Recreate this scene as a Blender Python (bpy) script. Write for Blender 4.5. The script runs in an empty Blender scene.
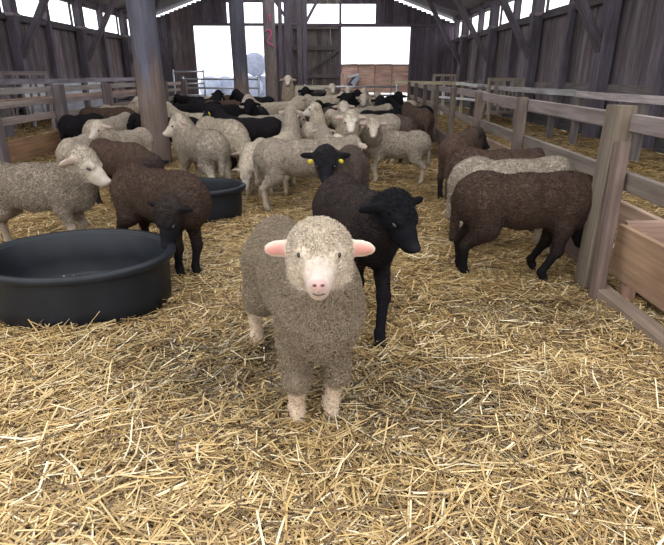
import bpy, math, random
import numpy as np
from mathutils import Vector, Matrix
rng = np.random.default_rng(11); random.seed(11)
SC = bpy.context.scene; COL = SC.collection
W, H = 664, 545
F = 515.0; CAMH = 1.10; PITCH = math.radians(20.9)
cp, sp = math.cos(PITCH), math.sin(PITCH)

# ---------------------------------------------------------------- measuring helpers (a pixel of the photo and a real distance give a point)
def ray(px, py):
    x = (px - W/2)/F; y = (H/2 - py)/F
    return np.array([x, cp + y*sp, -sp + y*cp])
def at(px, py, Y):
    d = ray(px, py); t = Y/d[1]
    return np.array([d[0]*t, Y, CAMH + d[2]*t])
def XatY(px, Y, z=0.3):
    return (px - W/2)/F*(Y*cp + (CAMH - z)*sp)

# ---------------------------------------------------------------- mesh helpers
def np_mesh(name, V, faces, mat=None, parent=None, smooth=False, attrs=None):
    V = np.asarray(V, np.float32); me = bpy.data.meshes.new(name)
    if isinstance(faces, np.ndarray):
        faces = [faces]
    loops = np.concatenate([f.reshape(-1) for f in faces]).astype(np.int32)
    tot = np.concatenate([np.full(len(f), f.shape[1], np.int32) for f in faces])
    start = np.concatenate([[0], np.cumsum(tot)[:-1]]).astype(np.int32)
    me.vertices.add(len(V)); me.vertices.foreach_set('co', V.ravel())
    me.loops.add(len(loops)); me.loops.foreach_set('vertex_index', loops)
    me.polygons.add(len(tot)); me.polygons.foreach_set('loop_start', start)
    me.polygons.foreach_set('loop_total', tot)
    me.update(calc_edges=True)
    if attrs:
        for k, a in attrs.items():
            a = np.asarray(a, np.float32)
            if a.shape[1] == 4:
                at_ = me.attributes.new(k, 'FLOAT_COLOR', 'POINT'); at_.data.foreach_set('color', a.ravel())
            else:
                at_ = me.attributes.new(k, 'FLOAT_VECTOR', 'POINT'); at_.data.foreach_set('vector', a.ravel())
    me.polygons.foreach_set('use_smooth', np.full(len(tot), smooth))
    me.validate()
    if mat: me.materials.append(mat)
    o = bpy.data.objects.new(name, me); COL.objects.link(o)
    if parent: o.parent = parent
    return o

def empty(name, loc, rz=0.0):
    o = bpy.data.objects.new(name, None); COL.objects.link(o)
    o.location = loc; o.rotation_euler = (0, 0, rz); o.empty_display_size = .1
    return o
def tag(o, label, cat, group=None, kind=None):
    o['label'] = label; o['category'] = cat
    if group: o['group'] = group
    if kind: o['kind'] = kind
    return o
def struct(o, label=None, cat=None):
    o['kind'] = 'structure'
    if label: o['label'] = label
    if cat: o['category'] = cat
    return o

BOXF = np.array([[0,1,3,2],[4,6,7,5],[0,4,5,1],[2,3,7,6],[0,2,6,4],[1,5,7,3]])
class Wood:
    """collects boards, poles and tubes; every vertex keeps its place along / across its own board and the board's own colour"""
    def __init__(s, col=(.3,.25,.2), var=.12):
        s.V=[]; s.F=[]; s.B=[]; s.C=[]; s.n=0; s.col=np.array(col); s.var=var
    def _add(s, P, Fc, bc, col=None):
        c = (s.col if col is None else np.array(col))*(1+random.uniform(-s.var, s.var))
        c = c*(1+np.array([random.uniform(-.04,.04) for _ in range(3)]))
        s.V.append(P); s.F.append(Fc+s.n); s.n += len(P); s.B.append(bc)
        s.C.append(np.tile(np.append(np.clip(c,0,1), 1), (len(P),1)))
    def beam(s, p0, p1, w, h, up=(0,0,1), col=None, twist=0, bow=0, nseg=1):
        """rectangular timber from p0 to p1, w across, h along up; slightly uneven"""
        p0=np.array(p0,float); p1=np.array(p1,float); d=p1-p0; L=np.linalg.norm(d); d/=L
        up=np.array(up,float)
        if abs(d@up)>.98: up=np.array([0,1.,0])
        sd=np.cross(d,up); sd/=np.linalg.norm(sd); u=np.cross(sd,d)
        if twist: sd,u = sd*math.cos(twist)+u*math.sin(twist), u*math.cos(twist)-sd*math.sin(twist)
        off=np.array([random.uniform(0,50) for _ in range(3)])
        b=min(w,h)*.08
        # chamfered 8-point section
        sec=[(-w/2+b,-h/2),(w/2-b,-h/2),(w/2,-h/2+b),(w/2,h/2-b),(w/2-b,h/2),(-w/2+b,h/2),(-w/2,h/2-b),(-w/2,-h/2+b)]
        P=[];Bc=[]
        nseg=max(nseg, 1)
        for i in range(nseg+1):
            t=i/nseg; c=p0+d*L*t+u*bow*math.sin(math.pi*t)
            k=1+random.uniform(-.03,.03)
            for a,e in sec:
                P.append(c+sd*a*k+u*e*k); Bc.append((L*t,a,e)+off)
        P=np.array(P);Bc=np.array(Bc)
        q=[[i*8+j,i*8+(j+1)%8,(i+1)*8+(j+1)%8,(i+1)*8+j] for i in range(nseg) for j in range(8)]
        e=nseg*8
        q+= [[0,7,6,1],[1,6,5,2],[2,5,4,3]]
        q+= [[e+0,e+1,e+6,e+7],[e+1,e+2,e+5,e+6],[e+2,e+3,e+4,e+5]]
        s._add(P,np.array(q),Bc,col); return s
    def tube(s, pts, r, n=10, col=None, caps=True, rough=0.0):
        pts=[np.array(p,float) for p in pts]; m=len(pts)
        rs=r if hasattr(r,'__len__') else [r]*m
        P=[];Bc=[];acc=0;off=np.array([random.uniform(0,50) for _ in range(3)])
        d0=pts[1]-pts[0]; d0/=np.linalg.norm(d0)
        a=np.array([0,0,1.]) if abs(d0[2])<.9 else np.array([1.,0,0])
        sd=np.cross(d0,a); sd/=np.linalg.norm(sd)
        ph=[random.uniform(0,6.28) for _ in range(4)]
        for i,p in enumerate(pts):
            d=(pts[min(i+1,m-1)]-pts[max(i-1,0)]); d/=np.linalg.norm(d)
            sd=sd-d*(sd@d); sd/=np.linalg.norm(sd); u=np.cross(d,sd)
            if i: acc+=np.linalg.norm(p-pts[i-1])
            for j in range(n):
                t=2*math.pi*j/n
                k=rs[i]*(1+rough*(math.sin(3*t+ph[0]+acc)+.6*math.sin(5*t+ph[1]-acc*2)+.5*math.sin(acc*5+ph[2])))
                P.append(p+sd*math.cos(t)*k+u*math.sin(t)*k); Bc.append(np.array((acc,rs[i]*math.cos(t),rs[i]*math.sin(t)))+off)
        if caps:
            P.append(pts[0]);Bc.append(off);P.append(pts[-1]);Bc.append(off+[acc,0,0])
        q=[[i*n+j,i*n+(j+1)%n,(i+1)*n+(j+1)%n,(i+1)*n+j] for i in range(m-1) for j in range(n)]
        if caps:
            c0=m*n;c1=c0+1;e=(m-1)*n
            if n%2==0:
                q+=[[c0,(j+2)%n,j+1,j] for j in range(0,n,2)]+[[c1,e+j,e+j+1,e+(j+2)%n] for j in range(0,n,2)]
        s._add(np.array(P),np.array(q),np.array(Bc),col); return s
    def build(s, name, mat, parent=None, smooth=False):
        V=np.concatenate(s.V)
        if parent is not None: V=V-np.array(parent.location)
        return np_mesh(name,V,np.concatenate(s.F),mat,parent,smooth,{'bc':np.concatenate(s.B),'tone':np.concatenate(s.C)})

# ---------------------------------------------------------------- materials
def nt(name):
    m=bpy.data.materials.new(name); m.use_nodes=True; t=m.node_tree; b=t.nodes['Principled BSDF']
    return m,t,b
def N(t,k,**kw):
    n=t.nodes.new(k)
    for a,v in kw.items():
        if a.startswith('i_'): n.inputs[a[2:].replace('_',' ')].default_value=v
        else: setattr(n,a,v)
    return n
def mixmul(t, fac, a, b):
    n=t.nodes.new('ShaderNodeMix'); n.data_type='RGBA'; n.blend_type='MULTIPLY'
    n.inputs[0].default_value=fac; t.links.new(a,n.inputs[6]); t.links.new(b,n.inputs[7]); return n.outputs[2]
def wood_mat(name, grain=.55, rough=.85, bump=.35, knots=True):
    m,t,b=nt(name); L=t.links.new
    at_=N(t,'ShaderNodeAttribute',attribute_name='bc'); tc=N(t,'ShaderNodeAttribute',attribute_name='tone')
    mp=N(t,'ShaderNodeMapping'); mp.inputs['Scale'].default_value=(1.2,28,28); L(at_.outputs['Vector'],mp.inputs[0])
    n1=N(t,'ShaderNodeTexNoise'); n1.inputs['Scale'].default_value=1.6; n1.inputs['Detail'].default_value=6; L(mp.outputs[0],n1.inputs[0])
    mp2=N(t,'ShaderNodeMapping'); mp2.inputs['Scale'].default_value=(1.5,5,5); L(at_.outputs['Vector'],mp2.inputs[0])
    n2=N(t,'ShaderNodeTexNoise'); n2.inputs['Scale'].default_value=1.5; n2.inputs['Detail'].default_value=4; L(mp2.outputs[0],n2.inputs[0])
    r1=N(t,'ShaderNodeValToRGB'); r1.color_ramp.elements[0].position=.32; r1.color_ramp.elements[1].position=.68
    r1.color_ramp.elements[0].color=(.45,.43,.42,1); r1.color_ramp.elements[1].color=(1.25,1.22,1.2,1); L(n1.outputs[0],r1.inputs[0])
    r2=N(t,'ShaderNodeValToRGB'); r2.color_ramp.elements[0].position=.35; r2.color_ramp.elements[1].position=.65
    r2.color_ramp.elements[0].color=(.7,.66,.66,1); r2.color_ramp.elements[1].color=(1.12,1.12,1.15,1); L(n2.outputs[0],r2.inputs[0])
    c=mixmul(t,grain,tc.outputs['Color'],r1.outputs[0]); c=mixmul(t,.8,c,r2.outputs[0]); L(c,b.inputs['Base Color'])
    b.inputs['Roughness'].default_value=rough
    bp=N(t,'ShaderNodeBump'); bp.inputs['Strength'].default_value=bump; bp.inputs['Distance'].default_value=.01
    L(n1.outputs[0],bp.inputs['Height']); L(bp.outputs[0],b.inputs['Normal'])
    return m
def plain(name, col, rough=.5, metal=0, noise=0, scale=20, bump=0, spec=.5):
    m,t,b=nt(name); b.inputs['Roughness'].default_value=rough; b.inputs['Metallic'].default_value=metal
    b.inputs['Specular IOR Level'].default_value=spec
    tx=N(t,'ShaderNodeTexCoord'); n=N(t,'ShaderNodeTexNoise'); n.inputs['Scale'].default_value=scale; n.inputs['Detail'].default_value=5
    t.links.new(tx.outputs['Object'],n.inputs[0])
    r=N(t,'ShaderNodeValToRGB'); r.color_ramp.elements[0].position=.3; r.color_ramp.elements[1].position=.7
    r.color_ramp.elements[0].color=tuple(c*(1-noise) for c in col)+(1,); r.color_ramp.elements[1].color=tuple(min(1,c*(1+noise)) for c in col)+(1,)
    t.links.new(n.outputs[0],r.inputs[0]); t.links.new(r.outputs[0],b.inputs['Base Color'])
    if bump:
        bp=N(t,'ShaderNodeBump'); bp.inputs['Strength'].default_value=bump; bp.inputs['Distance'].default_value=.01
        t.links.new(n.outputs[0],bp.inputs['Height']); t.links.new(bp.outputs[0],b.inputs['Normal'])
    return m
M={}
M['wood']=wood_mat('weathered_wood'); M['dark_wood']=wood_mat('dark_barn_wood',grain=.6)
M['metal']=plain('galvanised_steel',(.42,.44,.5),.4,.7,.15,30)
M['tub']=plain('black_rubber',(.008,.010,.014),.5,0,.35,9,.15,.35)
M['eye']=plain('dark_eye',(.012,.01,.01),.15)
M['nostril']=plain('nostril_skin',(.10,.045,.045),.6)
M['tagy']=plain('yellow_plastic',(.75,.62,.05),.4,0,.05)
M['pink']=plain('pink_spray_paint',(.75,.10,.28),.7,0,.2,60)

# coat: vertex colour times wool noise, bump of curls where alpha says wool
def coat_mat(name, bump=.8, vs=85, depth=.012):
    m,t,b=nt(name); L=t.links.new
    a=N(t,'ShaderNodeAttribute',attribute_name='col'); tx=N(t,'ShaderNodeTexCoord')
    n=N(t,'ShaderNodeTexNoise'); n.inputs['Scale'].default_value=38; n.inputs['Detail'].default_value=4; n.inputs['Distortion'].default_value=.6; L(tx.outputs['Object'],n.inputs[0])
    v=N(t,'ShaderNodeTexVoronoi'); v.inputs['Scale'].default_value=vs; L(tx.outputs['Object'],v.inputs[0])
    r=N(t,'ShaderNodeValToRGB'); r.color_ramp.elements[0].position=.3; r.color_ramp.elements[1].position=.68
    r.color_ramp.elements[0].color=(.62,.6,.58,1); r.color_ramp.elements[1].color=(1.22,1.22,1.22,1); L(n.outputs[0],r.inputs[0])
    mf=N(t,'ShaderNodeMath',operation='MULTIPLY_ADD'); mf.inputs[1].default_value=.75; mf.inputs[2].default_value=.25; L(a.outputs['Alpha'],mf.inputs[0])
    c=mixmul(t,1,a.outputs['Color'],r.outputs[0]); L(mf.outputs[0],c.node.inputs[0]); L(c,b.inputs['Base Color'])
    b.inputs['Roughness'].default_value=.95; b.inputs['Specular IOR Level'].default_value=.08
    mm=N(t,'ShaderNodeMath',operation='MULTIPLY_ADD'); mm.inputs[1].default_value=-1; mm.inputs[2].default_value=1; L(v.outputs['Distance'],mm.inputs[0])
    m2=N(t,'ShaderNodeMath',operation='MULTIPLY'); L(mm.outputs[0],m2.inputs[0]); L(a.outputs['Alpha'],m2.inputs[1])
    bp=N(t,'ShaderNodeBump'); bp.inputs['Strength'].default_value=bump; bp.inputs['Distance'].default_value=depth
    L(m2.outputs[0],bp.inputs['Height']); L(bp.outputs[0],b.inputs['Normal'])
    return m
M['coat']=coat_mat('sheep_coat')
def tone_mat(name, rough=.8, spec=.3, trans=0):
    m,t,b=nt(name); a=N(t,'ShaderNodeAttribute',attribute_name='col'); t.links.new(a.outputs['Color'],b.inputs['Base Color'])
    b.inputs['Roughness'].default_value=rough; b.inputs['Specular IOR Level'].default_value=spec
    return m
M['fleece']=tone_mat('fleece_curls',.95,.1); M['straw']=tone_mat('straw_stalks',.5,.4)
# ================================================================ sheep
def nrm(v): v=np.array(v,float); return v/np.linalg.norm(v)
class SDF:
    def __init__(s): s.p=[]
    def cap(s,a,b,r1,r2,reg,k=.03): s.p.append(('c',np.array(a,float),np.array(b,float),r1,r2,reg,k))
    def ell(s,c,r,reg,k=.03,R=np.eye(3)): s.p.append(('e',np.array(c,float),np.array(r,float),np.array(R,float),None,reg,k))
    def bb(s,p):
        if p[0]=='c':
            m=max(p[3],p[4]); return np.minimum(p[1],p[2])-m, np.maximum(p[1],p[2])+m
        m=max(p[2]); return p[1]-m,p[1]+m
    def ev(s,p,X):
        if p[0]=='c':
            _,a,b,r1,r2,_,_=p; d=b-a; t=np.clip(((X-a)@d)/(d@d),0,1)
            return np.linalg.norm(X-a-t[...,None]*d,axis=-1)-(r1+(r2-r1)*t)
        _,c,r,R,_,_,_=p; q=(X-c)@R.T       # rows of R = axes
        k0=np.linalg.norm(q/r,axis=-1); k1=np.linalg.norm(q/(r*r),axis=-1)+1e-9
        return k0*(k0-1)/k1
    def mesh(s,h):
        lo=np.min([s.bb(p)[0] for p in s.p],0)-3*h; hi=np.max([s.bb(p)[1] for p in s.p],0)+3*h
        n=np.ceil((hi-lo)/h).astype(int)+1
        G=np.full(n,1.0,np.float32)
        ax=[lo[i]+np.arange(n[i])*h for i in range(3)]
        for p in s.p:
            k=p[6]; a,b=s.bb(p); m=k+4*h
            i0=np.clip(np.floor((a-m-lo)/h).astype(int),0,n); i1=np.clip(np.ceil((b+m-lo)/h).astype(int)+1,0,n)
            X=np.stack(np.meshgrid(*[ax[i][i0[i]:i1[i]] for i in range(3)],indexing='ij'),-1)
            d=s.ev(p,X); sl=tuple(slice(i0[i],i1[i]) for i in range(3)); g=G[sl]
            hh=np.clip(.5+.5*(g-d)/k,0,1); G[sl]=g*(1-hh)+d*hh-k*hh*(1-hh)
        return surface_nets(G,lo,h)
    def colours(s,V,pal,tau=.010,dirt=None):
        W_=[];C=[]
        A=[]
        for p in s.p:
            d=s.ev(p,V); w=np.exp(-np.clip(d,-.012,.4)/tau); W_.append(w); c=pal[p[5]]; C.append(c[:3]); A.append(c[3])
        W_=np.array(W_); W_/=W_.sum(0)
        c=W_.T@np.array(C); a=W_.T@np.array(A)
        return np.concatenate([c,a[:,None]],1)
def surface_nets(G,lo,h):
    S=G<0; n=G.shape
    c=[slice(0,-1),slice(1,None)]
    acc=np.zeros(tuple(x-1 for x in n)+(3,),np.float32); cnt=np.zeros(tuple(x-1 for x in n),np.float32)
    cs=[(i,j,k) for i in(0,1) for j in(0,1) for k in(0,1)]
    for a in cs:
        for ax in range(3):
            if a[ax]==0:
                b=list(a); b[ax]=1
                ga=G[tuple(c[i] for i in a)]; gb=G[tuple(c[i] for i in b)]
                m=(ga<0)!=(gb<0); t=np.where(m,ga/np.where(m,ga-gb,1),0)
                for q in range(3):
                    acc[...,q]+=np.where(m,(t if q==ax else a[q]),0)
                cnt+=m
    act=cnt>0; idx=-np.ones(act.shape,np.int64); idx[act]=np.arange(act.sum())
    P=np.argwhere(act); V=lo+(P+acc[act]/cnt[act][:,None])*h
    Fs=[]
    for ax in range(3):
        u,v=(ax+1)%3,(ax+2)%3
        sl0=[slice(None)]*3; sl1=[slice(None)]*3; sl0[ax]=slice(0,-1); sl1[ax]=slice(1,None)
        m=S[tuple(sl0)]!=S[tuple(sl1)]; E=np.argwhere(m); ins=S[tuple(sl0)][m]
        ok=(E[:,u]>0)&(E[:,v]>0)&(E[:,u]<n[u]-1)&(E[:,v]<n[v]-1); E=E[ok]; ins=ins[ok]
        def g(du,dv):
            e=E.copy(); e[:,u]+=du; e[:,v]+=dv; return idx[e[:,0],e[:,1],e[:,2]]
        q=np.stack([g(-1,-1),g(0,-1),g(0,0),g(-1,0)],1)
        q[~ins]=q[~ins][:,::-1]; Fs.append(q)
    return V,np.concatenate(Fs)

# default joints, metres, back 0.66 m high: x forward, y left, z up
def sheep_sdf(poll=(.43,0,.70), hdir=(.9,0,-.4), feet=None, woolly=1.0, cheek=0.0, legr=1.0, tail=True, ears=0.0, roll=0.0, fat=1.0, neck_r=.095, headk=1.0, earlen=1.0, neck_base=(.25,0,.50), knee=.195, kneer=.030):
    legr*=.95 if legr==1 else 1; S=SDF(); poll=np.array(poll,float); f=nrm(hdir)
    s=nrm(np.cross([0,0,1.],f)) if abs(f[2])<.97 else np.array([0,1.,0]); u=np.cross(f,s)
    if roll: s,u=s*math.cos(roll)+u*math.sin(roll),u*math.cos(roll)-s*math.sin(roll)
    R=np.array([f,s,u])
    # trunk
    S.ell((.20,0,.480),(.18,.118*fat,.160),'wool',.04)
    S.ell((-.02,0,.470),(.26,.135*fat,.162),'wool',.06)
    S.ell((-.27,0,.485),(.165,.122*fat,.160),'wool',.06)
    S.ell((.30,0,.45),(.09,.085,.13),'chest',.05)
    # neck
    nb=np.array(neck_base,float); mid=(nb+poll-f*.03)/2+np.array([.02,0,-.015])
    S.cap(nb,mid,.135,neck_r*1.12,'wool',.06); S.cap(mid,poll-f*.02-u*.005,neck_r*1.1,neck_r*.82,'neck',.05)
    # head
    k=headk; h=lambda a,b,c: poll+(f*a+s*b+u*c)*k
    S.ell(h(.015,0,0),np.array((.088,.068,.075))*k,'top',.03,R)
    if woolly: S.ell(h(-.005,0,.028),np.array((.062,.066,.058))*k*woolly,'top',.02,R)
    if cheek: S.ell(h(.012,0,-.030),np.array((.084,.096,.092))*k*cheek,'cheek',.03,R); S.ell(h(.0,0,.012),np.array((.080,.092,.082))*k*cheek,'top',.03,R)
    S.cap(h(.05,0,-.012),h(.112,0,-.027),.057*k,.041*k,'upface',.025); S.cap(h(.112,0,-.027),h(.15,0,-.036),.041*k,.034*k,'face',.02)
    S.cap(h(.03,0,-.05),h(.11,0,-.055),.04*k,.031*k,'upface',.02); S.cap(h(.11,0,-.055),h(.155,0,-.058),.031*k,.026*k,'face',.02)
    S.ell(h(.175,0,-.036),np.array((.026,.029,.025))*k,'face',.015,R)
    S.ell(h(.193,0,-.026),np.array((.014,.022,.015))*k,'nose',.008,R)
    for q in(-1,1):
        S.cap(h(.062,q*.048,.022),h(.09,q*.04,.020),.016*k,.012*k,'upface',.015)     # brow
        tilt=-.25+ears
        ed=s*q*math.cos(tilt)+u*math.sin(tilt)-f*.15; ed=nrm(ed); th=nrm(f-ed*(f@ed)); w=np.cross(th,ed)
        RE=np.array([ed,th,w]); b0=poll+(s*q*.06+u*.012-f*.01)*k
        S.cap(b0,b0+ed*.03*k,.02*k,.018*k,'ear',.02)
        S.ell(b0+ed*.058*k*earlen,np.array((.056*earlen,.012,.0275))*k,'ear',.015,RE)
        S.ell(b0+ed*.062*k*earlen+th*.0085*k,np.array((.040*earlen,.0075,.0145))*k,'earin',.004,RE)
    # legs
    ft=feet or {}
    for side,q in(('L',1),('R',-1)):
        fx,fy,fz=ft.get('F'+side,(.215,q*.072,0)); kx=.5*fx+.5*.225; ky=.5*fy+.5*q*.08
        S.cap((.215,q*.058*fat,.42),(.19,q*.07,.33),.070,.052,'wool',.05)
        kz=knee+fz*.4
        S.cap((.19,q*.068,.33),(kx+.008,ky,kz),.048*legr,(kneer+.001)*legr,'upleg',.03)
        S.cap((kx+.008,ky,kz),(fx-.004,fy,.07+fz),.030*legr,.022*legr,'leg',.02)
        S.ell((kx+.012,ky,kz),(.030*legr,.030*legr,.035),'leg',.015)
        S.cap((fx-.004,fy,.07+fz),(fx+.012,fy,.035+fz),.026*legr,.026,'leg',.015)
        S.cap((fx+.016,fy-.012,.022+fz),(fx+.030,fy-.013,.014+fz),.019,.015,'hoof',.008)
        S.cap((fx+.016,fy+.012,.022+fz),(fx+.030,fy+.013,.014+fz),.019,.015,'hoof',.008)
        fx,fy,fz=ft.get('B'+side,(-.345,q*.08,0))
        S.cap((-.27,q*.055*fat,.46),(-.255,q*.075,.33),.100,.068,'wool',.06)
        hx=fx*.75+(-.36)*.25; hy=fy*.6+q*.09*.4; hz=.215+fz*.4
        S.cap((-.255,q*.075,.33),(hx-.012,hy,hz+.01),.070*legr,.034*legr,'upleg',.035)
        S.cap((hx-.015,hy,hz),(fx-.006,fy,.07+fz),.030*legr,.022*legr,'leg',.02)
        S.cap((fx-.006,fy,.07+fz),(fx+.012,fy,.035+fz),.026*legr,.026,'leg',.015)
        S.cap((fx+.016,fy-.012,.022+fz),(fx+.030,fy-.013,.014+fz),.019,.015,'hoof',.008)
        S.cap((fx+.016,fy+.012,.022+fz),(fx+.030,fy+.013,.014+fz),.019,.015,'hoof',.008)
    if tail:
        S.cap((-.375,0,.56),(-.415,0,.48),.033,.028,'tail',.03); S.cap((-.415,0,.48),(-.420,.012,.25),.028,.022,'tail',.02)
    S.frame=(poll,f,s,u,k)
    return S
def A_(d,**k):
    d=dict(d)
    for a,v in k.items(): d[a]=tuple(d[a][:3])+(v,)
    return d
def pal(wool,neck=None,top=None,face=None,ear=None,earin=None,nose=None,upleg=None,leg=None,hoof=None,tail=None,chest=None):
    wool=tuple(wool); neck=neck or wool; top=top or wool; upleg=upleg or wool; tail=tail or wool
    d=dict(upface=face+(0,),cheek=top+(.55,),chest=(chest or wool)+(1,),wool=wool+(1,),neck=neck+(1,),top=top+(1,),face=face+(.0,),ear=(ear or face)+(.0,),earin=(earin or face)+(0,),nose=(nose or face)+(0,),upleg=upleg+(.8,),leg=leg+(.25,),hoof=(hoof or (.05,.04,.035))+(0,),tail=tail+(1,))
    return d
PAL={
 'white':pal((.345,.287,.225),top=(.45,.38,.30),face=(.42,.355,.29),ear=(.38,.31,.25),earin=(.38,.25,.21),nose=(.50,.40,.36),leg=(.42,.33,.25),upleg=(.36,.30,.24)),
 'cream':pal((.455,.38,.29),top=(.54,.46,.36),face=(.54,.47,.40),ear=(.45,.36,.29),earin=(.42,.28,.24),nose=(.54,.43,.39),leg=(.48,.39,.29)),
 'brown':pal((.075,.048,.036),neck=(.055,.038,.031),top=(.03,.024,.022),face=(.010,.009,.011),leg=(.010,.009,.009),upleg=(.035,.024,.02),tail=(.06,.04,.03),nose=(.02,.02,.022),hoof=(.02,.018,.016)),
 'black':pal((.014,.012,.0135),face=(.008,.008,.010),leg=(.007,.007,.009),nose=(.02,.02,.022),hoof=(.02,.018,.016)),
 'rust':pal((.088,.056,.043),neck=(.075,.048,.038),top=(.04,.03,.028),face=(.016,.015,.017),leg=(.016,.013,.013),upleg=(.05,.033,.026),nose=(.02,.02,.022)),
 'grey':pal((.098,.070,.057),neck=(.05,.038,.033),top=(.013,.012,.014),face=(.010,.010,.012),leg=(.016,.014,.014),upleg=(.06,.05,.045),nose=(.02,.02,.022)),
}
def smooth_noise(V,sc,seed=0):
    r=np.random.default_rng(seed); o=np.zeros(len(V))
    for _ in range(6):
        k=r.normal(size=3)*sc; o+=np.sin(V@k+r.uniform(0,6.28))
    return o/6
def part_ball(name,c,r,mat,parent,R=np.eye(3),sub=(8,6)):
    n,m=sub; V=[];Fc=[]
    V.append((0,0,1))
    for i in range(1,m):
        a=math.pi*i/m
        for j in range(n): b=2*math.pi*j/n; V.append((math.sin(a)*math.cos(b),math.sin(a)*math.sin(b),math.cos(a)))
    V.append((0,0,-1)); e=len(V)-1
    tri=[[0,1+j,1+(j+1)%n] for j in range(n)]+[[e,1+(m-2)*n+(j+1)%n,1+(m-2)*n+j] for j in range(n)]
    q=[[1+i*n+j,1+(i+1)*n+j,1+(i+1)*n+(j+1)%n,1+i*n+(j+1)%n] for i in range(m-2) for j in range(n)]
    V=np.array(V)*np.array(r)@np.array(R)+np.array(c)
    return np_mesh(name,V,[np.array(tri),np.array(q)],mat,parent,True)
def fleece(o,V,Fq,C,n,L,r,seed=0,thr=.2,name='fleece',bright=1.0):
    """short curls standing on the woolly faces"""
    g=np.random.default_rng(seed)
    A=V[Fq]; nr=np.cross(A[:,2]-A[:,0],A[:,3]-A[:,1]); ar=np.linalg.norm(nr,axis=1)+1e-12; nr/=ar[:,None]
    wt=C[Fq][:,:,3].mean(1); pr=ar*np.clip((wt-thr)/(1-thr),0,1)**.6; pr/=pr.sum()
    f=g.choice(len(Fq),n,p=pr); w=g.dirichlet((1,1,1,1),n)
    P=(A[f]*w[...,None]).sum(1); Nn=nr[f]; c=(C[Fq[f]][:,:,:3]*w[...,None]).sum(1); wl=np.clip((wt[f]),.22,1)
    T=g.normal(size=(n,3)); T-=Nn*(T*Nn).sum(1)[:,None]; T/=np.linalg.norm(T,axis=1)[:,None]
    T=T+np.array([-.35,0,-.45]); T-=Nn*(T*Nn).sum(1)[:,None]; T/=np.linalg.norm(T,axis=1)[:,None]+1e-9
    B=np.cross(Nn,T); l=(L*g.uniform(.6,1.3,n)*wl)[:,None]; rr=(r*g.uniform(.7,1.3,n)*wl**.45)[:,None]
    q0=P-Nn*.004; q1=P+Nn*l*.55+T*l*.15; q2=P+Nn*l*.75+T*l*.65+B*l*g.uniform(-.4,.4,(n,1)); q3=q2-Nn*l*.25+T*l*.3
    rings=[]
    for q,k in((q0,1.),(q1,1.05),(q2,.75)):
        for j in range(3):
            a=2*math.pi*j/3; d=B*math.cos(a)+(T*.6+Nn*.4)*math.sin(a); rings.append(q+d*rr*k)
    rings.append(q3)
    X=np.stack(rings,1); b=np.arange(n)[:,None]*10
    quads=np.concatenate([b+np.array([[i*3+j,i*3+(j+1)%3,(i+1)*3+(j+1)%3,(i+1)*3+j]]) for i in(0,1) for j in range(3)])
    tris=np.concatenate([b+np.array([[6+j,6+(j+1)%3,9]]) for j in range(3)])
    cc=c*(1+(g.uniform(.72,1.3,(n,1))-1)*np.clip(wl,.35,1)[:,None])*bright
    cc=np.repeat(cc[:,None,:],10,1).reshape(-1,3); cc=np.concatenate([cc,np.ones((len(cc),1))],1)
    return np_mesh(name,X.reshape(-1,3),[quads,tris],M['fleece'],o,True,{'col':cc})
def make_sheep(loc,heading,S,palette,vox=.012,scale=1.0,fl=None,tags=(),seed=1,eyes=(.078,.056,.004,1),z=0.0):
    V,Fq=S.mesh(vox)
    lump=smooth_noise(V,70,seed)*.0022+smooth_noise(V,28,seed+1)*.003
    C=S.colours(V,palette,palette.get('tau',.010))
    # move points a little along the radial direction for uneven wool
    A=V[Fq]; nr=np.cross(A[:,2]-A[:,0],A[:,3]-A[:,1]); vn=np.zeros_like(V)
    for j in range(4): np.add.at(vn,Fq[:,j],nr)
    vn/=np.linalg.norm(vn,axis=1)[:,None]+1e-12
    V=V+vn*(lump*C[:,3])[:,None]
    if 'patch' in palette:
        pass
    o=np_mesh('sheep',V,Fq,M['coat'],None,True,{'col':C})
    o.location=(loc[0],loc[1],z); o.rotation_euler=(0,0,math.radians(heading)); o.scale=(scale,)*3
    poll,f,s,u,k=S.frame; R=np.array([f,s,u])
    if True:
        for q in(-1,1):
            part_ball('eye',poll+(f*eyes[0]+s*q*eyes[1]+u*eyes[2])*k,np.array((.017,.009,.0085))*k*eyes[3],M['eye'],o,R)
    for q in tags:
        part_ball('ear_tag',poll+(s*q*.10+u*(-.012)+f*.02)*k,np.array((.006,.019,.021))*k,M['tagy'],o,R)
    if fl: fleece(o,V,Fq,C,fl[0],fl[1],fl[2],seed)
    return o
def copy_thing(src):
    c=src.copy(); COL.objects.link(c)
    for ch in src.children:
        d=ch.copy(); COL.objects.link(d); d.parent=c
    return c
def l2(origin,heading,scale,wp):
    """world point -> the sheep's own frame"""
    a=math.radians(heading); d=np.array(wp,float)-np.array([origin[0],origin[1],0]); c,s_=math.cos(a),math.sin(a)
    return (np.array([d[0]*c+d[1]*s_,-d[0]*s_+d[1]*c,d[2]])/scale)
def ldir(heading,v):
    a=math.radians(heading); c,s_=math.cos(a),math.sin(a); return (v[0]*c+v[1]*s_,-v[0]*s_+v[1]*c,v[2])
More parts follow.
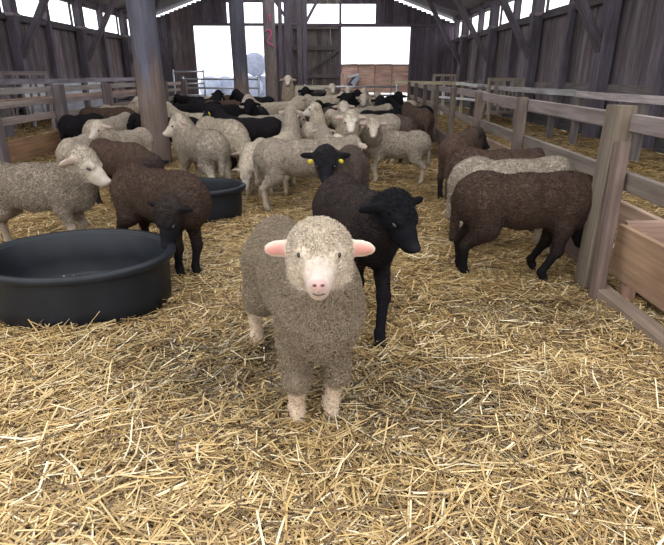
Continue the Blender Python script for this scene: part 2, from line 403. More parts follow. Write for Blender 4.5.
# ================================================================ the barn
XR, XL, YB, EAVE, XM, APEX = 5.05, -7.8, 23.5, 3.3, -1.4, 5.5
SILL = 2.38
FR = [-0.75, 2.85, 6.45, 10.05, 13.65, 17.25, 20.85]
def roofz(x): return EAVE + (APEX-EAVE)*(1-abs(x-XM)/((XR-XL)/2))
DK = (.145,.125,.155); DK2=(.20,.165,.18); GR=(.34,.29,.27); PALE=(.55,.49,.44)  # dark barn timber lifted toward purple-grey, so the hazy veil is in its colour
fl=np_mesh('floor',[(-9,-3,-.03),(7,-3,-.03),(7,24.5,-.03),(-9,24.5,-.03)],np.array([[0,1,2,3]]),plain('packed_earth',(.30,.24,.15),.9,0,.3,3,.3)); struct(fl)
yard=np_mesh('ground',[(-60,-60,-.06),(60,-60,-.06),(60,90,-.06),(-60,90,-.06)],np.array([[0,1,2,3]]),plain('pale_yard',(.62,.60,.57),.9,0,.08,1.0,.1)); struct(yard)

for side,X in (('right',XR),('left',XL)):
    sg = 1 if side=='right' else -1
    w=Wood(DK2,.36); y=-1.2
    while y<YB:
        bw=random.uniform(.13,.2)
        w.beam((X+sg*.03,y+bw/2,.30),(X+sg*.03+random.uniform(-.008,.008),y+bw/2,SILL+.02),.024,bw-.012,up=(0,1,0))
        y+=bw
    w.beam((X+sg*.075,-1.3,1.3),(X+sg*.075,YB,1.3),.02,2.2,col=(.03,.027,.03))     # outer skin behind the gaps
    struct(w.build('wall_'+side,M['dark_wood']))
    b=Wood((.20,.175,.165),.1)
    b.beam((X-sg*.03,-1.3,.86),(X-sg*.03,YB,.86),.05,.20); b.beam((X-sg*.02,-1.3,.12),(X-sg*.02,YB,.12),.05,.24,col=(.1,.09,.09))
    struct(b.build('baseboard_'+side,M['dark_wood']))
    b=Wood((.13,.115,.13),.1); b.beam((X-sg*.03,-1.3,SILL+.03),(X-sg*.03,YB,SILL+.03),.14,.13)
    b.beam((X,-1.3,EAVE-.02),(X,YB,EAVE-.02),.16,.2,col=DK)
    struct(b.build('trim_1' if sg>0 else 'trim_2',M['dark_wood']))
# window strip: one opening between each pair of posts
wi=1
for X,sg in((XR,1),(XL,-1)):
    for i,y0 in enumerate(FR):
        b=Wood((.11,.10,.115),.1)
        for yy in(y0+.16,y0+1.8,y0+3.44):
            if yy<YB-.1: b.beam((X,yy,SILL+.1),(X,yy,EAVE-.1),.06,.05,up=(0,1,0))
        y1=min(y0+3.46,YB-.1)
        b.beam((X,y0+.14,SILL+.12),(X,y1,SILL+.12),.06,.05); b.beam((X,y0+.14,EAVE-.14),(X,y1,EAVE-.14),.06,.05)
        struct(b.build('window_%d'%wi,M['dark_wood'])); wi+=1
# gable wall at the back with its openings
def bx(px): return at(px,80,YB)[0]
def bz(py): return at(332,py,YB)[2]
HOL=[(bx(198),bx(267),-1,bz(25)),(bx(231),bx(292),bz(23),bz(2.5)),(bx(308),bx(374),bz(24),bz(4)),(bx(340),bx(408.5),-1,bz(27))]
edges=sorted(set([XL,XR,XM]+[h[0] for h in HOL]+[h[1] for h in HOL]))
w=Wood(DK,.3)
for a,b_ in zip(edges[:-1],edges[1:]):
    n=max(1,round((b_-a)/.19)); st=(b_-a)/n
    for i in range(n):
        x=a+(i+.5)*st; iv=[(-.02,roofz(x)-.17)]
        for h in HOL:
            if h[0]<x<h[1]:
                new=[]
                for z0,z1 in iv:
                    if h[2]>z0: new.append((z0,min(z1,h[2])))
                    if h[3]<z1: new.append((max(z0,h[3]),z1))
                iv=[q for q in new if q[1]-q[0]>.03]
        for z0,z1 in iv:
            c=None
            if bx(292)<x<bx(340): c=(.16,.135,.13)
            elif x<bx(198) and x>bx(175): c=(.17,.14,.145)
            w.beam((x,YB+.02*(i%2),z0),(x,YB+.02*(i%2),z1),st+(-.008 if random.random()<.08 else .012),.03,up=(0,1,0),col=c)
struct(w.build('wall_back',M['dark_wood']))
b=Wood(DK,.15)
b.beam((bx(198)-.1,YB-.06,bz(24.5)),(XR,YB-.06,bz(25.5)),.14,.1)
for px in(197,268,293,307,340,409): b.beam((bx(px),YB-.06,0),(bx(px),YB-.06,roofz(bx(px))-.3),.1,.09,up=(0,1,0))
for px0,px1,py in((292,338,48),(292,338,76),(292,338,27)): b.beam((bx(px0),YB-.09,bz(py)),(bx(px1),YB-.09,bz(py)),.05,.16,col=(.13,.11,.12))
b.beam((bx(306),YB-.1,bz(75)),(bx(338),YB-.1,bz(50)),.04,.1,col=(.12,.10,.11))
struct(b.build('trim_3',M['dark_wood']))
# plank parapet closing the lower half of the right-hand doorway
g=Wood((.80,.54,.45),.05); n=4
for i in range(n):
    a=bx(341)+(bx(408)-bx(341))*i/n; c=bx(341)+(bx(408)-bx(341))*(i+1)/n
    g.beam((a+.01,YB-.02,bz(78.5)),(c-.01,YB-.02,bz(78.5)+random.uniform(-.01,.01)),.03,abs(bz(64)-bz(93)))
for i in(1,2,3):
    a=bx(341)+(bx(408)-bx(341))*i/n; g.beam((a,YB-.05,0),(a,YB-.05,bz(65)),.05,.03,up=(0,1,0),col=(.5,.34,.28))
g.beam((bx(341),YB-.05,bz(65)),(bx(408),YB-.05,bz(65)),.05,.06,col=(.4,.3,.28))
struct(g.build('door_1',M['wood']),)
# roof: two slopes, ridge and near end left open out of view to admit extra light
rf=Wood((.20,.20,.23),.06)
for sg in(-1,1):
    x1=XR+.35 if sg>0 else XL-.35
    e=np.array([x1,0,roofz(x1)]); a=np.array([XM,0,APEX])
    y=4.2
    while y<YB+.5:
        y1=min(y+2.9,YB+.5)
        for t0,t1 in((.10 if y<9 else .30,1.0),):
            p=a+(e-a)*t0; q=a+(e-a)*t1
            m0=(p+q)/2
            rf.beam((p[0],(y+y1)/2,p[2]+.03),(q[0],(y+y1)/2,q[2]+.03),y1-y,.05,up=(0,0,1))
        y=y1
struct(rf.build('ceiling',M['dark_wood']))
# the timber frames
k=4
for y in FR[2:]:
    b=Wood(DK,.15)
    for X,sg in((XR,1),(XL,-1)):
        x=X-sg*.16
        b.beam((x,y,-.02),(x,y,EAVE+.05),.24,.24,up=(0,1,0))
        b.beam((x-sg*.02,y,1.45),(x-sg*1.55,y,roofz(x-sg*1.55)-.02),.13,.17,up=(0,1,0))
        b.beam((x-sg*.0,y+.0,SILL+.05),(x-sg*.0,y,SILL+.12),.30,.30,up=(0,1,0),col=(.3,.27,.28))
        b.beam((X+sg*.1,y,roofz(X+sg*.1)-.07),(XM,y,APEX-.07),.14,.24)
        if y+1.8<YB: b.beam((X-sg*.1,y+1.8,-.02),(X-sg*.1,y+1.8,EAVE),.12,.14,up=(0,1,0))
    struct(b.build('trim_%d'%k,M['dark_wood'])); k+=1
# timbers of the back bay
b=Wood(DK,.15)
for px,wd in((281,.14),(288,.24),(300,.2),(305,.14)):
    X=XatY(px,21.5,2); b.beam((X,21.5,0),(X,21.5,roofz(X)),wd,.18,up=(0,1,0))
X=XatY(305,21.5,2); b.beam((X,21.5,2.9),(X+.9,21.5,4.4),.1,.14,up=(0,1,0)); b.beam((X-.6,21.5,3.0),(X-1.7,21.5,4.6),.1,.14,up=(0,1,0))
b.beam((XL,21.4,3.95),(XR,21.4,3.95),.12,.2)
struct(b.build('trim_%d'%k,M['dark_wood']))

# round log posts down the middle
lm=wood_mat('log_wood',grain=.45,bump=.5)
def log_post(x,y,d,label,top=None,lower=(.17,.125,.105),upper=(.10,.10,.13),rise=1.15):
    """one trunk; its bark is rubbed brown up to where the animals reach"""
    r=empty('log_post',(x,y,0)); tag(r,label,'post')
    t=top or roofz(x)-.17; w=Wood(upper,.02); zs=np.linspace(-.02,t,40)
    w.tube([(x+.006*math.sin(z*2),y,z) for z in zs],[d/2*(1.03-.015*z) for z in zs],24,rough=.012)
    C=w.C[0]; V=w.V[0]; k=np.clip((V[:,2]-rise+.12*np.sin(V[:,0]*30)+.1*np.sin(V[:,1]*41))/.25+.5,0,1)[:,None]
    C[:,:3]=np.array(lower)*(1-k)+np.array(upper)*k
    w.build('trunk',lm,r,True)
    return r
def XC(px,Y,z): return (px-W/2)/F*(Y*cp+(CAMH-z)*sp)
log_post(XC(149,6.8,1.1),6.8,.325,'thickest round log post, worn brown low down, among the sheep near the tubs')
log_post(XC(240,13.6,1.3),13.6,.36,'round log post in front of the open white doorway',rise=1.0,lower=(.22,.18,.16))
p3=log_post(XC(270.5,20.2,1.6),20.2,.44,'slim-looking distant round log post with a pink sprayed number',rise=1.9,lower=(.22,.18,.17),upper=(.2,.165,.17))
# the sprayed figure 2
cx,cy=XC(270.5,20.2,1.6),20.2-.235
pts=[(-.11,2.72),(-.03,2.82),(.07,2.78),(.09,2.66),(.02,2.54),(-.07,2.44),(-.02,2.38),(.10,2.34),(.13,2.26)]
w=Wood((.8,.15,.35),0); w.tube([(cx+a,cy+.6*a*a,z-.2) for a,z in pts],.022,6); w.tube([(cx+.06,cy,3.1),(cx+.07,cy,2.95),(cx+.05,cy,2.85)],.02,6)
o=w.build('spray_mark',M['pink'],p3,True)

# ---------------------------------------------------------------- fences
def fence(name,label,Xf,ys,rails,col,pw=.13,ph=1.0,pd=.10,postcol=None,y_end=None,y0=None,pside=-1):
    r=empty(name,(Xf(ys[0]),ys[0],0)); tag(r,label,'fence')
    for y in ys:
        x=Xf(y); b=Wood(postcol or col,.14)
        b.beam((x+pside*.0,y,-.02),(x+random.uniform(-.01,.01),y+random.uniform(-.01,.01),ph+random.uniform(-.02,.03)),pw*random.uniform(.9,1.1),pd,up=(0,1,0)); b.build('post',M['wood'],r)
    a=ys[0] if y0 is None else y0; e=ys[-1]+.05 if y_end is None else y_end
    for z,hh,off,c in rails:
        cuts=[a]+[y for i,y in enumerate(ys) if i%2==1 and a+.5<y<e-.5]+[e]
        for q0,q1 in zip(cuts[:-1],cuts[1:]):
            b=Wood(c or col,.12)
            dz=random.uniform(-.012,.012); b.beam((Xf(q0)+off,q0-.03,z+dz),(Xf(q1)+off,q1+.03,z+random.uniform(-.012,.012)),.04,hh,nseg=3,bow=random.uniform(-.006,.006)); b.build('rail',M['wood'],r)
    return r
FX=lambda y:1.285+.05*y
GREY=(.36,.30,.28)
fa=fence('pen_fence','long grey plank fence running beside the feeding sheep',FX,[4.26,5.85,7.45,9.1,10.7,12.4,14.2],
  [(.895,.08,.055,(.25,.21,.185)),(.61,.085,.055,(.20,.155,.13)),],GREY,pw=.07,ph=.94,pd=.075,y0=.9,postcol=(.155,.12,.09))
b=Wood((.18,.135,.10),.03); b.beam((FX(2.65),2.65,-.02),(FX(2.65)+.01,2.66,.965),.10,.125,up=(0,1,0)); b.build('post',M['wood'],fa)
b=Wood((.17,.12,.10),.05); b.beam((FX(2.52)-.045,2.44,-.02),(FX(2.6)+.0,2.57,.80),.05,.07,up=(0,1,0)); b.build('brace_board',M['wood'],fa)
fb=fence('pen_fence','pale plank fence between the empty straw pen and the dark barn wall',lambda y:4.05,[3.3,5.1,7.0,8.9,9.9,11.8,13.8,15.7],
  [(.83,.10,-.06,(.52,.49,.47)),(.47,.09,-.06,(.38,.33,.30))],(.2,.17,.165),pw=.1,ph=.84)
fc=fence('pen_fence','brown and grey plank fence beside the log post and the cream sheep',lambda y:-3.85,[6.1,7.68,9.35,11.0,12.6,14.3],
  [(.93,.075,-.09,(.36,.32,.30)),(.765,.07,-.09,(.30,.25,.23)),(.58,.09,-.09,(.30,.25,.22))],GREY,pw=.12,ph=.99,pd=.15,postcol=(.15,.12,.12),y0=4.6)
b=Wood((.30,.165,.09),.05); b.beam((-3.93,4.7,.235),(-3.93,7.62,.235),.04,.25,nseg=3); b.build('kick_board',M['wood'],fc)
b=Wood((.30,.20,.13),.05); b.beam((-3.93,7.75,.2),(-3.93,14.2,.2),.04,.22,nseg=3); b.build('kick_board',M['wood'],fc)
fd=fence('pen_fence','far grey fence with a pinkish middle rail against the windowed wall',lambda y:-6.0,[8.2,9.9,11.6,13.3,15.0,16.7],
  [(1.0,.10,.05,(.24,.22,.25)),(.66,.10,.05,(.42,.29,.23))],(.15,.13,.14),pw=.12,ph=1.05,pd=.12,y0=7.2)

b=Wood((.2,.145,.12),.05); b.beam((FX(2.75)+.08,2.75,.13),(FX(14.2)+.08,14.2,.13),.04,.24,nseg=4); b.build('kick_board',M['wood'],fa)
# feeder on the pen side of the near fence
tr=empty('feed_trough',(1.62,1.8,0)); tag(tr,'brown plank hay trough beside the nearest fence post','trough')
for nm,p0,p1,w_,h_,c in(('side_board',(1.49,.9,.255),(1.49,2.56,.255),.035,.27,(.36,.225,.14)),('side_board',(2.12,.9,.28),(2.12,2.56,.28),.035,.25,(.34,.24,.17)),
    ('end_board',(1.50,2.545,.30),(2.11,2.545,.30),.035,.22,(.40,.27,.19)),('bottom_board',(1.84,.9,.06),(1.84,2.54,.06),.52,.03,(.2,.15,.11)),
    ('batten',(1.515,2.43,.02),(1.515,2.43,.38),.07,.03,(.34,.22,.15))):
    b=Wood(c,.04); b.beam(p0,p1,w_,h_,nseg=2) if nm!='batten' else b.beam(p0,p1,w_,h_,up=(0,1,0)); b.build(nm,M['wood'],tr)
b=Wood((.26,.195,.145),.04); b.beam((1.40,2.5,.035),(1.40,.9,.035),.09,.10,nseg=2); o=b.build('sill_beam',M['wood']); tag(o,'low wooden sill beam half in straw below the hay trough','beam')
b=Wood((.40,.30,.20),.04); b.beam((2.2,3.0,.10),(2.45,9.5,.10),.05,.2,nseg=3); o=b.build('feeder_board',M['wood']); tag(o,'long low plank lying in the straw behind the feeding sheep','plank')

# steel gates across the barn
def gate(x0,x1,y,zt,label,bars=5,feet=0.12,posts=True):
    r=empty('metal_gate',(x0,y,0)); tag(r,label,'gate')
    for i in range(bars):
        z=feet+(zt-feet)*i/(bars-1); w=Wood((.5,.52,.58),.03); w.tube([(x0,y,z),(x1,y,z)],.024,8); w.build('bar',M['metal'],r,True)
    n=max(2,round((x1-x0)/1.6)+1)
    for i in range(n):
        x=x0+(x1-x0)*i/(n-1); w=Wood((.5,.52,.58),.03); w.tube([(x,y,-.02),(x,y,zt+(.06 if i in(0,n-1) else 0))],.03,8); w.build('upright',M['metal'],r,True)
    return r
gate(-3.95,-1.95,14.6,1.02,'galvanised tube gate before the bright doorway, left of the second log post')
gate(XC(305,15,.8),FX(15)-.25,15.0,.82,'galvanised tube gate in front of the orange boards, behind the flock',4,.16)
gate(XC(174,17,1),XC(204,17,1),17.0,1.22,'small high steel hurdle before the dark back wall beside the doorway',4,.2)
b=Wood((.62,.55,.38),.04); b.beam((FX(15)-.3,15.3,.93),(3.7,15.3,.90),.05,.09); 
b.beam((3.65,15.3,-.02),(3.65,15.3,.9),.08,.08,up=(0,1,0)); b.beam((FX(15)-.25,15.3,-.02),(FX(15)-.25,15.3,.9),.08,.08,up=(0,1,0))
o=b.build('cross_rail',M['wood']); tag(o,'pale yellowish cross rail on two posts at the far end of the plank fence','rail')
# slatted racks by the right wall
def rack(x,y,L,h,label,slats=7,rz=0,col=(.40,.35,.28)):
    r=empty('hay_rack',(x,y,0)); tag(r,label,'hay rack')
    b=Wood(col,.1)
    for z in(.28,h): b.beam((-L/2,0,z),(L/2,0,z),.05,.08)
    for q in(-1,1):
        b.beam((q*L/2,-.2,-.02),(q*L/2,0,h+.03),.06,.06,up=(0,1,0)); b.beam((q*L/2,.25,-.02),(q*L/2,0,h-.1),.06,.06,up=(0,1,0))
    V=np.concatenate(b.V)
    np_mesh('rack_frame',V,np.concatenate(b.F),M['wood'],r,False,{'bc':np.concatenate(b.B),'tone':np.concatenate(b.C)})
    for i in range(slats):
        b=Wood(col,.15); xx=-L/2+L*(i+.5)/slats; lean=.10*(1 if i%2 else -1)
        b.beam((xx-lean/2,-.02,.28),(xx+lean/2,-.02,h),.045,.03,up=(0,1,0))
        np_mesh('slat',b.V[0],b.F[0],M['wood'],r,False,{'bc':b.B[0],'tone':b.C[0]})
    r.rotation_euler=(0,0,rz); return r
rack(XC(505,13,.8),13.0,.85,1.02,'slatted wooden hay rack in front of the wall posts, the larger one',9,.15)
rack(XC(444,19,.8),19,.75,1.12,'small pale slatted rack at the foot of the far barn corner',5)
rack(XC(26,11.5,.9),11.5,.9,1.15,'slatted wooden hurdle leaning by the wall under the windows',6,.2,(.26,.22,.22))
b=Wood((.72,.70,.72),.03)
b.beam((3.3,16.4,.92),(3.9,14.2,.86),.3,.06); b.beam((3.3,16.4,.5),(3.9,14.2,.5),.2,.05); b.beam((3.33,16.3,-.02),(3.33,16.3,.9),.08,.08,up=(0,1,0)); b.beam((3.87,14.3,-.02),(3.87,14.3,.84),.08,.08,up=(0,1,0))
o=b.build('white_trough',M['wood']); tag(o,'whitish raised trough between the pale fence and the small rack','trough')
b=Wood((.62,.64,.70),.04)
b.beam((-6.9,12.2,.78),(-6.9,16.3,.78),.05,.5); b.beam((-6.9,12.2,.30),(-6.9,16.3,.30),.04,.34,col=(.5,.52,.6))
b.beam((-6.9,12.4,-.02),(-6.9,12.4,1.0),.06,.06,up=(0,1,0)); b.beam((-6.9,16,-.02),(-6.9,16,1.0),.06,.06,up=(0,1,0))
o=b.build('partition_panel',M['wood']); tag(o,'pale blue-grey partition panel behind the far grey fence','panel')
# things in the back bay
b=Wood((.72,.55,.46),.03); X=bx(343.5); b.beam((X,YB-.25,0),(X,YB-.22,bz(73.5)),.26,.04,up=(0,1,0)); o=b.build('upright_plank',M['wood']); tag(o,'pale upright plank leaning on the orange boards','plank')
b=Wood((.38,.44,.58),.1); 
for i,(x0,z0,x1,z1) in enumerate(((349,86,357,75),(352,84,359,76),(348,77,358,74.5))): b.beam((bx(x0),YB-.3,bz(z0)),(bx(x1),YB-.3-.03*i,bz(z1)),.2 if i<2 else .1,.12,up=(0,1,0),col=((.12,.13,.2),(.5,.55,.66),(.75,.76,.8))[i])
o=b.build('plastic_sack',M['wood']); tag(o,'crumpled blue and white sack hanging beside the pale upright plank','sack')
b=Wood((.56,.50,.40),.04); b.beam((XC(296,13.6,.9),13.6,.83),(XC(328,13.6,.9),13.6,.83),.05,.10); 
for px in(297,327): b.beam((XC(px,13.6,.5),13.6,-.02),(XC(px,13.6,.5),13.6,.86),.08,.06,up=(0,1,0))
o=b.build('beige_rail',M['wood']); tag(o,'short beige rail on posts behind the black-faced heads at the flock centre','rail')
# bales outside the left doorway
for i,(px,Y,z) in enumerate(((212,29,.55),(228,29.5,.55),(252,28,.55),(262,28.6,.55),(256,28.3,1.65))):
    x=XatY(px,Y,z); w=Wood((.34,.38,.52),.12)
    w.tube([(x,Y-.6,z),(x,Y-.56,z),(x,Y+.56,z),(x,Y+.6,z)],[.5,.56,.56,.5],18,rough=.01)
    o=w.build('wrapped_bale',M['tub'] if False else plain('bale_wrap_%d'%i,(.36,.40,.52),.4,0,.2,6),None,True)
    tag(o,['bluish wrapped bale outside the doorway, farthest from the posts','bluish wrapped bale outside the doorway, against the second log post','bluish wrapped bale outside, lower one next to the second log post','bluish wrapped bale outside, lower one beside the pink-marked post','bluish wrapped bale lying on top of the two lower ones outside'][i],'bale')

# ---------------------------------------------------------------- tubs
def tub(cx,cy,a,b_,h,label):
    r=empty('feed_tub',(cx,cy,0)); tag(r,label,'tub')
    prof=[(.0,.0),(.86,.0),(.90,.012),(.912,.10),(.915,.12),(.92,h-.06),(.925,h-.03),(.93,h-.025),(.985,h-.02),(1.0,h-.012),(1.0,h),(.985,h+.006),(.93,h+.004),(.90,h-.012),(.87,.12*h+.1),(.83,.06),(.80,.035),(0,.03)]
    prof2=[(p,z) for p,z in prof]
    n=72
    def ring(p,z): return [(math.cos(2*math.pi*j/n)*a*p,math.sin(2*math.pi*j/n)*b_*p,z) for j in range(n)]
    def lathe(name,pr,closed):
        V=[];Fq=[]
        for p,z in pr: V+=ring(max(p,.001),z)
        m=len(pr)
        for i in range(m-1 if not closed else m):
            for j in range(n):
                i2=(i+1)%m; Fq.append([i*n+j,i*n+(j+1)%n,i2*n+(j+1)%n,i2*n+j])
        return np_mesh(name,V,np.array(Fq),M['tub'],r,True)
    lathe('basin',prof[:7]+prof[12:],False)
    lathe('rim',[(.918,h-.034),(.95,h-.036),(.99,h-.03),(1.0,h-.02),(1.003,h-.008),(.995,h+.004),(.97,h+.009),(.93,h+.006),(.915,h-.004)],True)
    return r
tub(-1.27,2.44,.475,.398,.28,'large round black rubber tub in the near straw')
tub(-1.17,4.15,.47,.33,.27,'black rubber tub behind the drinking brown sheep')
# ================================================================ the flock
SKY=2.6; EXPO=.0

def custom(label,origin,heading,palette,poll=None,hd=None,feet=None,scale=1.0,vox=.008,fl=None,tags=(),seed=1,z=0.0,eyes=(.078,.056,.004,1),**kw):
    if poll is not None: poll=l2(origin,heading,scale,(poll[0],poll[1],poll[2]-z))
    if hd is not None: hd=ldir(heading,hd)
    ff={}
    for k_,v in (feet or {}).items():
        q=l2(origin,heading,scale,(v[0],v[1],0)); ff[k_]=(q[0],q[1],(v[2] if len(v)>2 else 0))
    if poll is not None: kw['poll']=poll
    if hd is not None: kw['hdir']=hd
    S=sheep_sdf(feet=ff,**kw)
    o=make_sheep(origin,heading,S,palette,vox,scale,fl,tags,seed,z=z,eyes=eyes)
    tag(o,label,'sheep'); return o,S
def gp(px,py):
    d=ray(px,py); t=-CAMH/d[2]; return (d[0]*t,d[1]*t)
# the lamb in front
hp=dict(pal((.335,.262,.185),neck=(.35,.275,.195),top=(.70,.585,.45),face=(.66,.54,.45),ear=(.53,.43,.34),earin=(.62,.30,.26),nose=(.62,.36,.34),leg=(.62,.48,.35),upleg=(.32,.25,.175),hoof=(.20,.15,.11)))
hp['face']=(.58,.475,.38,0); hp['earin']=(.50,.25,.21,0); hp['nose']=(.50,.31,.28,0)
hp['cheek']=(.62,.52,.41,0); hp['ear']=(.62,.52,.43,0); hp['earin']=(.55,.19,.16,0); hp['face']=(.53,.44,.38,0); hp['upface']=(.52,.43,.335,0); hp['tau']=.005
hp=A_({k_:v_ for k_,v_ in hp.items() if k_!='tau'},top=.85,cheek=.5,face=.10,upface=.33,leg=.42,ear=.0,wool=.9); hp['tau']=.0032
f1=gp(297,429); f2=gp(331,425); f3=gp(257,351)
hero,HS=custom('grey-brown lamb with cream face and pink ears staring into the camera, nearest of all',(-.115,1.63),-70,hp,poll=(-.035,1.36,.642),hd=(.01,-1,-.02),
   feet=dict(FR=(f1[0],f1[1]+.03),FL=(f2[0],f2[1]+.03),BR=(f3[0],f3[1]+.02)),vox=.006,fl=(60000,.013,.0016),seed=3,scale=.935,knee=.205,kneer=.040,
   cheek=.97,woolly=1.0,legr=1.12,tail=False,ears=.12,neck_r=.085,earlen=.98,fat=.93,eyes=(.078,.054,.020,1.05))
poll,hf,hs,hu,hk=HS.frame; HR=np.array([hf,hs,hu])
for q in(-1,1): part_ball('nostril',poll+hf*.204+hs*q*.0105-hu*.020,(.005,.0062,.0036),M['nostril'],hero,HR)
w=Wood((.2,.08,.07),0); w.tube([poll+hf*.200+hu*-.030,poll+hf*.201+hu*-.042],.0018,6)
w.tube([poll+hf*(.2035-14*a*a)+hs*a+hu*(-.050+abs(a)*.22) for a in(-.016,-.008,0,.008,.016)],.0018,6)
w_V=np.concatenate(w.V); np_mesh('mouth',w_V,np.concatenate(w.F),M['nostril'],hero,True)

g1=gp(380,352); g2=gp(360,314)
custom('black-headed dark sheep stepping forward right behind the front lamb, head turned aside',(.115,2.42),-75,(pal((.042,.031,.029),neck=(.012,.010,.011),chest=(.012,.010,.011),top=(.009,.009,.011),face=(.007,.007,.009),leg=(.007,.006,.008),upleg=(.012,.01,.011),nose=(.02,.02,.022),hoof=(.02,.018,.016))),poll=(.25,2.0,.605),hd=(.085,-.13,-.11),
   feet=dict(FL=(g1[0],g1[1]+.03),FR=(g2[0],g2[1]+.03)),vox=.008,fl=(16000,.006,.0016),seed=4,tail=False,scale=.97,earlen=1.0,ears=.15,neck_r=.085)
c1=gp(463,279); c2=gp(540,283)
custom('dark brown sheep nearest to the fence post, head pushed into the feeder',(1.09,2.80),1,PAL['brown'],poll=(1.41,2.80,.37),hd=(.3,0,-.9),
   feet=dict(BR=(c1[0],c1[1]),FR=(c2[0],c2[1]),FL=(1.2,2.93)),vox=.008,fl=(22000,.007,.0018),seed=5,scale=.96,neck_base=(.29,0,.47))
custom('beige sheep squeezed between two brown ones at the feeder',(1.17,3.25),0,PAL['white'],poll=(1.56,3.25,.46),hd=(.85,0,-.5),vox=.009,fl=(16000,.008,.0020),seed=6,scale=.97,neck_base=(.25,0,.5))
custom('reddish brown sheep behind the beige one at the feeder',(1.27,3.80),-7,PAL['rust'],poll=(1.7,3.75,.44),hd=(.85,0,-.5),vox=.009,fl=(12000,.007,.0020),seed=7,scale=.95,neck_base=(.25,0,.48))
custom('reddish brown sheep with black lowered head, farthest of those feeding at the fence',(1.25,5.05),60,PAL['rust'],poll=(1.44,5.28,.55),hd=(.75,.1,-.5),vox=.011,seed=8,scale=.95,neck_base=(.25,0,.48))
custom('cream-headed lamb in profile at the rim of the big black tub',(-1.87,3.25),-2,pal((.27,.22,.17),top=(.47,.40,.31),face=(.44,.38,.31),ear=(.38,.31,.24),earin=(.40,.27,.22),nose=(.5,.38,.35),leg=(.36,.29,.22),upleg=(.25,.2,.155)),poll=(-1.525,3.18,.615),hd=(.19,-.03,-.11),headk=1.12,vox=.008,fl=(18000,.009,.0020),seed=9,scale=.93,tail=False,neck_base=(.24,0,.50))
v1=gp(196,278)
custom('dark brown sheep drinking at the big black tub',(-1.0,2.97),-38,PAL['brown'],poll=(-.84,2.62,.44),hd=(-.06,-.10,-.20),feet=dict(FL=(v1[0],v1[1]+.02)),vox=.008,fl=(20000,.006,.0018),seed=10,scale=.95,tail=False,neck_base=(.24,0,.47),ears=.3)
custom('brown sheep with a black foreleg between the cream-headed lamb and the log post',(-1.78,4.38),-38,PAL['rust'],poll=(-1.38,4.02,.45),hd=(.4,-.3,-.8),vox=.010,fl=(10000,.007,.0020),seed=11,scale=.93,neck_base=(.25,0,.47))
custom('broad pale grey sheep standing sideways, front hidden by a black face',(-.235,4.4),2,PAL['white'],poll=(.17,4.45,.55),hd=(.5,.85,-.3),vox=.010,fl=(14000,.008,.0022),seed=12,scale=.96)
custom('brown sheep with black face and two yellow ear tags',(.10,3.72),-99,PAL['grey'],poll=(-.04,3.29,.615),hd=(.02,-.9,-.6),vox=.009,fl=(10000,.006,.0020),seed=13,scale=.95,tags=(-1,1),tail=False,ears=.15)
custom('pale lamb standing clear near the fence, face turned to the camera',(.66,5.6),172,PAL['white'],poll=(.41,5.28,.645),hd=(-.05,-.9,-.4),vox=.011,fl=(7000,.011,.003),seed=14,scale=.88,ears=.1)
custom('pale woolly sheep facing the camera head-on with pink ears',(.17,5.75),-90,PAL['cream'],poll=(.185,5.33,.70),hd=(.0,-.9,-.42),vox=.011,fl=(7000,.012,.003),seed=15,scale=.97,ears=.1,tail=False)
custom('pale sheep with its rump and tail toward the camera beside the log post',(-1.27,5.05),130,PAL['white'],poll=(-1.51,5.30,.67),hd=(-.8,-.3,-.4),vox=.011,fl=(7000,.011,.003),seed=16,scale=1.0)
custom('large cream sheep grazing with its head down behind the pale rump',(-1.22,5.85),-48,PAL['cream'],poll=(-.90,5.42,.34),hd=(.4,-.3,-.8),vox=.012,fl=(6000,.011,.0034),seed=17,scale=1.04,tail=False,neck_base=(.25,0,.46))

POSES={'up':dict(),'tall':dict(poll=(.36,0,.77),hdir=(.9,0,-.25)),'left':dict(poll=(.38,.07,.74),hdir=(.25,.9,-.3)),'right':dict(poll=(.38,-.07,.74),hdir=(.25,-.9,-.3)),
 'down':dict(poll=(.53,0,.36),hdir=(.5,0,-.85),neck_base=(.25,0,.46)),'level':dict(poll=(.50,0,.60),hdir=(.9,0,-.5)),'back':dict(poll=(.33,.05,.78),hdir=(-.2,.9,-.2))}
_geo={}; _tmpl={}
def herd(label,px,Y,heading,kind,pose='up',s=1.0,tags=()):
    key=(pose,kind,tuple(tags)); X=XatY(px,Y,.45)
    if key not in _tmpl:
        if pose not in _geo:
            S=sheep_sdf(legr=.92,**POSES[pose]); V,Fq=S.mesh(.013); _geo[pose]=(S,V,Fq)
        S,V,Fq=_geo[pose]
        C=S.colours(V,PAL[kind])
        V2=V+np.stack([smooth_noise(V,60,i) for i in(1,2,3)],1)*(.004*C[:,3:4])
        o=np_mesh('sheep',V2,Fq,M['coat'],None,True,{'col':C})
        poll,f,s_,u,k=S.frame; R=np.array([f,s_,u])
        for q in(-1,1): part_ball('eye',poll+(f*.078+s_*q*.055+u*.004),(.014,.009,.012),M['eye'],o,R,(6,4))
        for q in tags: part_ball('ear_tag',poll+(s_*q*.10-u*.012+f*.022),(.007,.021,.024),M['tagy'],o,R,(6,4))
        _tmpl[key]=o
    else: o=copy_thing(_tmpl[key])
    o.location=(X,Y,0); o.rotation_euler=(0,0,math.radians(heading)); o.scale=(s,)*3
    tag(o,label,'sheep'); return o
